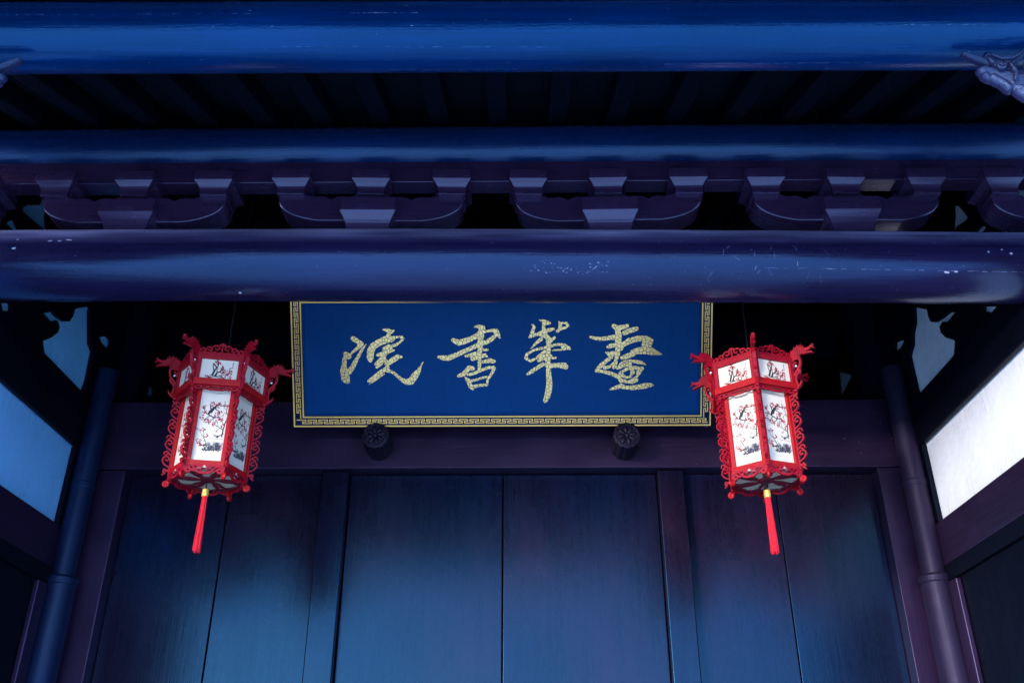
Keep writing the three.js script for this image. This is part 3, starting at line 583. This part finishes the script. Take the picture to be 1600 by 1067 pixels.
// ---------- plaque ----------
{
  const t = thing('name_plaque', 'blue wooden plaque with four gold characters and gold key pattern border', 'sign', [-0.004, 3.345, -4.14]);
  t.rotation.x = THREE.MathUtils.degToRad(34);
  const W = 0.992, H = 0.642, b = 0.053;
  part('panel', box(-W + 0.06, W - 0.06, 0.06, H - 0.06, -0.03, -0.004, 'x', 0.002), mat.plaque, t);
  const fr = (x0, x1, y0, y1, g) => part('frame_bar', box(x0, x1, y0, y1, -0.045, 0.006, g, 0.003), mat.plaqueFrame, t);
  fr(-W, W, 0, b, 'x'); fr(-W, W, H - b, H, 'x'); fr(-W, -W + b, b + 0.0005, H - b - 0.0005, 'y'); fr(W - b, W, b + 0.0005, H - b - 0.0005, 'y');
  const ms = [[-W + b, W - b, b, b + 0.008], [-W + b, W - b, H - b - 0.008, H - b]].map(q => box(q[0], q[1], q[2], q[3], -0.03, 0.0015, 'x', 0.002)).concat([[-W + b, -W + b + 0.008], [W - b - 0.008, W - b]].map(q => box(q[0], q[1], b + 0.0085, H - b - 0.0085, -0.03, 0.0015, 'y', 0.002)));
  part('inner_moulding', merge(ms), mat.plaque, t);
  const ln = (x0, x1, y0, y1) => { const g = new THREE.BoxGeometry(x1 - x0, y1 - y0, 0.003); g.translate((x0 + x1) / 2, (y0 + y1) / 2, 0.0065); return g; };
  const rect = (i, w) => [ln(-W + i, W - i, i, i + w), ln(-W + i, W - i, H - i - w, H - i), ln(-W + i, -W + i + w, i + w, H - i - w), ln(W - i - w, W - i, i + w, H - i - w)];
  part('gold_line', merge(rect(0.001, 0.0065)), mat.gold, t);
  part('gold_line', merge(rect(b - 0.0085, 0.0065)), mat.gold, t);
  const key = (len, n) => {                       // meander along +x from 0 to len, band 0..0.022
    const P = len / n, w = 0.0042, h = 0.0215, out = [];
    const bar = (x0, y0, x1, y1) => out.push([Math.min(x0, x1), Math.max(x0, x1) + w, Math.min(y0, y1), Math.max(y0, y1) + w]);
    for (let i = 0; i < n; i++) {
      const o = i * P, T = h - w, m = T / 2;
      bar(o, T, o + 0.8 * P, T); bar(o + 0.8 * P, m + w, o + 0.8 * P, T - w); bar(o + 0.5 * P, m, o + 0.8 * P, m); bar(o + 0.5 * P, w, o + 0.5 * P, m - w);
      if (i < n - 1) { bar(o + 0.5 * P, 0, o + 1.3 * P, 0); bar(o + 1.3 * P, w, o + 1.3 * P, m - w); bar(o + P, m, o + 1.3 * P, m); bar(o + P, m + w, o + P, T - w); } else bar(o + 0.5 * P, 0, o + P - w, 0);
    }
    return out;
  };
  const gap = 0.0155, y0 = gap;
  const long = key(2 * W - 2 * gap, 38), short = key(H - 2 * gap - 0.05, 11);
  const mk = (list, f) => merge(list.map(q => ln(...f(q))));
  part('key_pattern', mk(long, q => [-W + gap + q[0], -W + gap + q[1], y0 + q[2], y0 + q[3]]), mat.gold, t);
  part('key_pattern', mk(long, q => [-W + gap + q[0], -W + gap + q[1], H - y0 - q[3], H - y0 - q[2]]), mat.gold, t);
  part('key_pattern', mk(short, q => [-W + gap + q[2], -W + gap + q[3], gap + 0.026 + q[0], gap + 0.026 + q[1]]), mat.gold, t);
  part('key_pattern', mk(short, q => [W - gap - q[3], W - gap - q[2], gap + 0.026 + q[0], gap + 0.026 + q[1]]), mat.gold, t);
  // gold leaf characters, crazed into shards
  const glyph = strokes => {
    strokes = strokes.map(s => s.map((q, i) => i % 3 === 2 ? q * 0.97 : q));
    const f = strokeField(strokes), B = strokeBox(strokes), pts = [], st = 0.0165;
    for (let y = B[1]; y < B[3]; y += st) for (let x = B[0]; x < B[2]; x += st) pts.push([x + rr(-0.45, 0.45) * st * 1.1, y + rr(-0.45, 0.45) * st * 1.1, rr(0.0006, 0.0016)]);
    const nx = Math.ceil((B[2] - B[0]) / st), cellOf = new Map();
    for (const p of pts) { const k = Math.floor((p[0] - B[0]) / st) + '_' + Math.floor((p[1] - B[1]) / st); (cellOf.get(k) || cellOf.set(k, []).get(k)).push(p); }
    const g = (x, y) => {
      const s = f(x, y); if (s <= 0) return s;
      const ci = Math.floor((x - B[0]) / st), cj = Math.floor((y - B[1]) / st); let d1 = 9, d2 = 9, p1, p2;
      for (let j = -2; j <= 2; j++) for (let i = -2; i <= 2; i++) for (const p of cellOf.get((ci + i) + '_' + (cj + j)) || []) { const d = Math.hypot(p[0] - x, p[1] - y); if (d < d1) { d2 = d1; p2 = p1; d1 = d; p1 = p; } else if (d < d2) { d2 = d; p2 = p; } }
      if (!p2) return s;
      const L = Math.hypot(p2[0] - p1[0], p2[1] - p1[1]), e = ((p2[0] - p1[0]) * ((p1[0] + p2[0]) / 2 - x) + (p2[1] - p1[1]) * ((p1[1] + p2[1]) / 2 - y)) / L;
      return Math.min(s, e - p1[2]);
    };
    return cutout(g, B, 0.0011, 0.004, { back: false });
  };
  for (const s of [tai, feng, shu, yuan]) part('character', glyph(s), mat.goldLeaf, t, [0, 0, -0.004]);
}

// ---------- lanterns ----------
function plumPainting(w, h, tall) {
  const c = document.createElement('canvas'); c.width = w; c.height = h; const x = c.getContext('2d');
  x.fillStyle = '#efeade'; x.fillRect(0, 0, w, h);
  for (let i = 0; i < 900; i++) { x.fillStyle = `rgba(${150 + rr(0, 60)},${150 + rr(0, 50)},${140 + rr(0, 40)},0.05)`; x.fillRect(rnd() * w, rnd() * h, rr(1, 14), rr(1, 3)); }
  const dab = (px, py, r, col) => { x.fillStyle = col; x.beginPath(); x.ellipse(px, py, r, r * rr(0.6, 1), rnd() * 3, 0, 7); x.fill(); };
  const ink = a => `rgba(${28 + rr(0, 14)},${28 + rr(0, 12)},${36 + rr(0, 16)},${a})`;
  const bloom = (px, py, n, s) => { for (let i = 0; i < n; i++) { const a = rnd() * 7, d = Math.sqrt(rnd()) * s; for (let k = 0; k < 5; k++) dab(px + Math.cos(a) * d + Math.cos(k * 1.26) * s * 0.14, py + Math.sin(a) * d + Math.sin(k * 1.26) * s * 0.14, s * 0.16, `rgba(${130 + rr(0, 50)},${18 + rr(0, 22)},${34 + rr(0, 20)},0.85)`); } };
  const branch = (px, py, a, len, wd, dep) => {
    const n = 14; for (let i = 0; i < n; i++) { a += rr(-0.28, 0.28); const nx = px + Math.cos(a) * len / n, ny = py + Math.sin(a) * len / n; x.strokeStyle = ink(rr(0.65, 0.95)); x.lineWidth = wd * (1 - i / n * 0.6) * rr(0.7, 1.2); x.lineCap = 'round'; x.beginPath(); x.moveTo(px, py); x.lineTo(nx, ny); x.stroke(); px = nx; py = ny; if (dep && i % 4 === 3) branch(px, py, a + (rnd() < 0.5 ? -1 : 1) * rr(0.5, 1.1), len * 0.45, wd * 0.55, dep - 1); }
    bloom(px, py, 6, w * 0.04); if (dep) bloom(px, py, 9, w * 0.065);
  };
  if (tall) {
    for (let i = 0; i < 60; i++) dab(w * rr(0.42, 0.96), h * (0.80 + rr(-0.05, 0.05)), w * rr(0.02, 0.08), `rgba(${40 + rr(0, 50)},${45 + rr(0, 50)},${58 + rr(0, 50)},${rr(0.15, 0.5)})`);
    for (let i = 0; i < 90; i++) dab(w * rr(0.32, 0.94), h * (0.82 + rr(-0.035, 0.04)), w * rr(0.01, 0.035), ink(0.7));
    branch(w * 0.9, h * 0.66, -1.75, h * 0.34, w * 0.05, 2);                       // main stem up the right
    branch(w * 0.72, h * 0.40, 2.9, w * 0.55, w * 0.05, 2);                        // across to the left
    branch(w * 0.34, h * 0.36, -1.2, h * 0.20, w * 0.085, 1); branch(w * 0.42, h * 0.34, -1.05, h * 0.13, w * 0.07, 1);
    branch(w * 0.45, h * 0.80, -1.9, h * 0.24, w * 0.03, 1); branch(w * 0.4, h * 0.82, -2.7, w * 0.3, w * 0.025, 1);
    for (const [bx, by, n] of [[0.62, 0.37, 12], [0.78, 0.42, 14], [0.86, 0.5, 10], [0.42, 0.22, 9], [0.15, 0.41, 7], [0.38, 0.66, 7], [0.26, 0.78, 8], [0.7, 0.33, 8]]) bloom(w * bx, h * by, n, w * 0.085);
    x.strokeStyle = ink(0.9); x.lineWidth = w * 0.03; x.beginPath(); x.moveTo(w * 0.64, h * 0.64); x.quadraticCurveTo(w * 0.72, h * 0.69, w * 0.94, h * 0.62); x.stroke(); dab(w * 0.76, h * 0.665, w * 0.05, ink(0.8));
    x.strokeStyle = ink(0.5); x.lineWidth = w * 0.012; x.beginPath(); x.moveTo(w * 0.5, h * 0.69); x.lineTo(w * 0.98, h * 0.70); x.stroke();
  } else {
    branch(w * 0.22, h * 0.95, -0.35, w * 0.6, h * 0.05, 2); branch(w * 0.34, h * 0.78, -1.35, h * 0.7, h * 0.12, 1); branch(w * 0.42, h * 0.8, -1.0, h * 0.5, h * 0.10, 1); branch(w * 0.3, h * 0.9, -2.9, w * 0.14, h * 0.05, 0);
    for (const [bx, by, n] of [[0.62, 0.62, 12], [0.72, 0.78, 12], [0.55, 0.8, 6], [0.4, 0.18, 7], [0.25, 0.85, 6], [0.8, 0.86, 6]]) bloom(w * bx, h * by, n, h * 0.11);
  }
  // small column of brush marks
  const cx = w * 0.84, cy = tall ? h * 0.18 : h * 0.14, st = tall ? w * 0.055 : h * 0.085;
  for (let k = 0; k < 3; k++) for (let q = 0; q < 5; q++) { x.strokeStyle = 'rgba(25,25,30,0.9)'; x.lineWidth = st * 0.2; x.beginPath(); const yy = cy + k * st * 1.25; x.moveTo(cx + rr(-0.45, 0.1) * st, yy + rr(-0.45, 0.45) * st); x.lineTo(cx + rr(0, 0.45) * st, yy + rr(-0.45, 0.45) * st); x.stroke(); }
  const t = new THREE.CanvasTexture(c); t.colorSpace = THREE.SRGBColorSpace; t.anisotropy = 8; return t;
}
{
  const silk = tall => new THREE.MeshStandardMaterial({ map: plumPainting(tall ? 384 : 512, tall ? 960 : 256, tall), roughness: 0.75, color: lin(0.80, 0.74, 0.64) });
  const silkTall = silk(true), silkLow = silk(false), silkBase = new THREE.MeshStandardMaterial({ color: lin(0.50, 0.42, 0.30), roughness: 0.8 });
  const hexBar = (R, y0, y1, z0, z1, r = 0.003) => { const a = R * Math.sqrt(3) / 2, g = new RoundedBoxGeometry(R + (z1) * 1.15, y1 - y0, z1 - z0, 2, r); g.translate(0, (y0 + y1) / 2, a + (z0 + z1) / 2); return g; };
  const t = thing('palace_lantern', 'red hexagonal palace lantern hanging left of the plaque, one painted side facing forward', 'lantern', [-1.076, 2.79, -3.3], 'red palace lanterns');
  const RB = 0.138, RH = 0.171, aB = RB * Math.sqrt(3) / 2, aH = RH * Math.sqrt(3) / 2;
  const yB0 = 0.004, yB1 = 0.312, yH0 = 0.308, yH1 = 0.440;
  const quad = (w, y0, y1, d) => { const g = new THREE.PlaneGeometry(w, y1 - y0); g.translate(0, (y0 + y1) / 2, d); return g; };
  const panelB = quad(0.105, 0.022, 0.310, aB - 0.006), panelH = quad(0.138, 0.334, 0.416, aH - 0.006);
  const trimB = new RoundedBoxGeometry(0.016, yB1 - yB0, 0.016, 2, 0.003); trimB.translate(0, (yB0 + yB1) / 2, aB - 0.004);
  const trimH = new RoundedBoxGeometry(0.017, yH1 - yH0 - 0.01, 0.016, 2, 0.003); trimH.translate(0, (yH0 + yH1) / 2, aH - 0.004);
  // fretwork plates
  const mirror = L => L.concat(L.map(s => s.map((q, i) => i % 3 ? q : -q)));
  const apronPts = mirror([S(0, -3, 4, 66, -3, 5), S(66, -4, 6, 64, -22, 6, 58, -30, 4, 50, -27, 4), S(66, -10, 6, 52, -14, 5, 44, -22, 4, 36, -24, 3), S(44, -6, 3, 34, -14, 3, 26, -24, 4, 14, -30, 4, 0, -31, 4), S(30, -20, 3, 22, -10, 3, 12, -8, 3, 6, -14, 3, 12, -20, 3)]);
  const apron = scrollPlate(apronPts, 0.0014, 0.007);
  const crestPts = mirror([S(0, 2, 4, 80, 2, 4), S(78, 4, 3, 76, 16, 3, 66, 20, 3, 60, 12, 3, 66, 8, 2), S(60, 14, 3, 50, 26, 3, 38, 24, 3, 36, 14, 3, 44, 10, 3, 50, 16, 2), S(38, 24, 3, 26, 34, 3, 12, 32, 3, 10, 22, 3, 18, 16, 3, 25, 22, 2), S(14, 32, 3, 6, 38, 4, 0, 40, 5), S(30, 4, 3, 24, 10, 2), S(0, 4, 3, 0, 38, 3)]);
  const crest = scrollPlate(crestPts, 0.0014, 0.006);
  const hangPts = mirror([S(0, -2, 4, 82, -2, 4), S(80, -4, 4, 74, -14, 4, 62, -16, 3, 54, -8, 3), S(56, -10, 3, 44, -16, 3, 34, -8, 3), S(34, -8, 3, 22, -16, 4, 0, -17, 4)]);
  const hang = scrollPlate(hangPts, 0.0016, 0.006);
  const scroll = [S(3, 2, 4.5, 3, 292, 4.5)];
  for (let i = 0; i < 4; i++) {
    const o = 26 + i * 64, w = 2.5;
    scroll.push(S(4, o, 3, 14, o + 4, w, 26, o + 12, w, 34, o + 24, w, 33, o + 36, w, 24, o + 43, w, 14, o + 40, w, 11, o + 31, w, 17, o + 25, w, 23, o + 29, 3));
    scroll.push(S(5, o + 46, 3, 12, o + 52, w, 22, o + 62, w, 31, o + 60, w, 34, o + 50, 2), S(12, o + 52, w, 22, o + 50, w, 26, o + 45, w));
  }
  scroll.push(S(4, 16, 4, 14, 12, 4, 22, 18, 3, 26, 10, 2.5, 18, 4, 3, 26, -3, 2.5), S(4, 282, 3, 18, 288, 3, 30, 284, 3, 34, 292, 2.5));
  const fin = scrollPlate(scroll, 0.0013, 0.010);
  const dragon = [S(2, 0, 4.5, 2, 128, 4.5), S(2, 2, 4, 18, 12, 4, 30, 22, 4), S(28, 20, 3, 34, 32, 2), S(18, 14, 3.5, 11, 40, 3.5, 15, 58, 3.5, 28, 66, 3.5, 33, 76, 5), S(3, 58, 4.5, 24, 78, 4.5, 38, 96, 4.5, 42, 116, 5, 34, 132, 7), S(6, 92, 3.5, 10, 106, 3.5, 22, 110, 3.5),
    S(6, 126, 11, 22, 142, 16, 44, 150, 15, 64, 152, 10, 84, 152, 6, 100, 158, 4, 108, 166, 2), S(104, 156, 3, 112, 148, 2), S(58, 143, 7, 80, 138, 4, 98, 136, 2.5, 104, 130, 1.5), S(24, 126, 6, 44, 128, 2)];
  for (let i = 0; i < 9; i++) { const q = i / 8, x = 2 + 56 * q, y = 140 + 22 * Math.sin(q * 2.3); dragon.push(S(x, y, 6, x - 5 + 12 * q, y + 14 + 5 * (i % 2), 0.8)); }
  for (let i = 0; i < 5; i++) { const y = 96 + i * 10; dragon.push(S(4, y, 3.5, -3 + (i % 2), y + 6, 0.8)); }
  const drg = scrollPlate(dragon.map(s => s.map((q, i) => i % 3 === 0 ? q * 0.86 : i % 3 === 2 ? q * 0.85 : q)), 0.0013, 0.012);
  const ball = merge([(() => { const g = new THREE.TorusGeometry(0.0085, 0.0055, 10, 20); return g; })(), new THREE.SphereGeometry(0.0055, 10, 8)]);
  for (let k = 0; k < 6; k++) {
    const a = k * Math.PI / 3, c = a + Math.PI / 6;
    part('painted_panel', panelB, silkTall, t, null, a); part('painted_panel', panelH, silkLow, t, null, a);
    part('bottom_rail', hexBar(RB, yB0, 0.022, -0.010, 0.006), mat.redPaint, t, null, a);
    for (const s of [-1, 1]) { const e = s * (RB / 2 - 0.009), q = s * (RH / 2 - 0.0095); part('panel_trim', trimB, mat.redPaint, t, [Math.cos(a) * e, 0, -Math.sin(a) * e], a); part('panel_trim', trimH, mat.red, t, [Math.cos(a) * q, 0, -Math.sin(a) * q], a); }
    part('lower_rail', hexBar(RH, yH0, 0.334, -0.03, 0.008), mat.redPaint, t, null, a);
    part('top_rail', hexBar(RH, 0.416, yH1, -0.012, 0.006), mat.red, t, null, a);
    const put = (n, g, d, y) => { const m = part(n, g, mat.red, t, [Math.sin(a) * d, y, Math.cos(a) * d], a); return m; };
    put('apron', apron, aB - 0.002, 0.005); put('crest', crest, aH - 0.004, yH1 - 0.002); put('fret', hang, aH - 0.012, yH0 + 0.002);
    const cp = (R, y) => [Math.sin(c) * R, y, Math.cos(c) * R];
    // the plates stand out radially from the corners: their own x points outwards
    const f = part('scroll_fin', fin.clone().translate(0, 0, -0.005), mat.red, t, cp(RB - 0.002, 0.002), c - Math.PI / 2);
    const d = part('dragon_fin', drg.clone().translate(0, 0, -0.006), mat.red, t, cp(RH - 0.004, yH0 - 0.004), c - Math.PI / 2);
    const bd = new THREE.SphereGeometry(0.0045, 10, 8); bd.translate(0.016, 0.098, 0); const be = part('bead', bd, mat.bead, d);
    const post = new RoundedBoxGeometry(0.013, yB1 - yB0 + 0.034, 0.013, 2, 0.002); post.translate(0, (yB0 + yB1) / 2 - 0.017, 0); part('corner_post', post, mat.redPaint, t, cp(RB - 0.006, 0), c);
    const hp = new RoundedBoxGeometry(0.014, yH1 - yH0 + 0.01, 0.014, 2, 0.002); hp.translate(0, (yH0 + yH1) / 2, 0); part('corner_post', hp, mat.red, t, cp(RH - 0.006, 0), c);
    part('rosette', ball, mat.redPaint, t, cp(RB + 0.006, -0.034), c - Math.PI / 2);
  }
  const base = new THREE.CylinderGeometry(RB - 0.012, RB - 0.012, 0.008, 6); base.rotateY(Math.PI / 6 - Math.PI / 6); part('base_board', base, silkBase, t, [0, -0.002, 0]);
  const lat = []; for (let k = 0; k < 6; k++) { const sp = []; const a = k * Math.PI / 3; sp.push(S(18, 0, 5, 60, 8, 5, 110, 0, 5), S(30, 4, 4, 60, -14, 5, 92, -18, 5, 112, -40, 5), S(110, -52, 7, 122, 0, 7, 110, 52, 7)); const g = scrollPlate(sp, 0.002, 0.006); g.rotateX(Math.PI / 2); g.rotateY(a); lat.push(g); }
  lat.push((() => { const g = new THREE.CylinderGeometry(0.026, 0.026, 0.008, 24); g.translate(0, -0.003, 0); return g; })());
  part('base_lattice', merge(lat), mat.redDark, t, [0, -0.007, 0]);
  const lid = new THREE.CylinderGeometry(RH - 0.02, RH - 0.02, 0.008, 6); part('lid', lid, mat.redDark, t, [0, yH1 - 0.02, 0]);
  const sh = new THREE.CylinderGeometry(RB - 0.004, RH - 0.03, 0.006, 6); part('neck_board', sh, mat.redDark, t, [0, yB1 - 0.006, 0]);
  part('hanging_cord', new THREE.CylinderGeometry(0.002, 0.002, 1.05, 8).translate(0, yH1 + 0.5, 0), mat.cord, t);
  // tassel
  const ts = thing('tassel', '', 'tassel');
  scene.remove(ts); names.tassel = -1; ts.name = 'tassel'; ts.userData = {}; t.add(ts);
  const ferr = new THREE.LatheGeometry([[0.004, 0], [0.0115, -0.001], [0.0125, -0.005], [0.0115, -0.010], [0.0125, -0.015], [0.0118, -0.022], [0.0120, -0.028], [0.008, -0.0285]].map(q => new THREE.Vector2(...q)), 24); part('ferrule', ferr, mat.brass, ts, [0, -0.045, 0]);
  part('loop', new THREE.CylinderGeometry(0.0025, 0.0025, 0.045, 8), mat.cord, ts, [0, -0.024, 0]);
  const th = []; for (let i = 0; i < 70; i++) { const a = rnd() * 7, r = Math.sqrt(rnd()), L = rr(0.196, 0.212), c = new THREE.CatmullRomCurve3([new THREE.Vector3(Math.cos(a) * r * 0.009, 0, Math.sin(a) * r * 0.009), new THREE.Vector3(Math.cos(a) * r * 0.0115, -L * 0.4, Math.sin(a) * r * 0.0115), new THREE.Vector3(Math.cos(a + 0.2) * r * 0.0145, -L, Math.sin(a + 0.2) * r * 0.0145)]); th.push(new THREE.TubeGeometry(c, 8, 0.0012, 5)); }
  part('fringe', merge(th), mat.thread, ts, [0, -0.070, 0]);
  t.rotation.y = THREE.MathUtils.degToRad(11);
  const r = copy(t, 'palace_lantern', 'red hexagonal palace lantern hanging right of the plaque, a finned corner facing forward', [0.984, 2.780, -3.3]);
  r.rotation.y = THREE.MathUtils.degToRad(-16 + 6 + 30);
}

renderer.render(scene, camera);
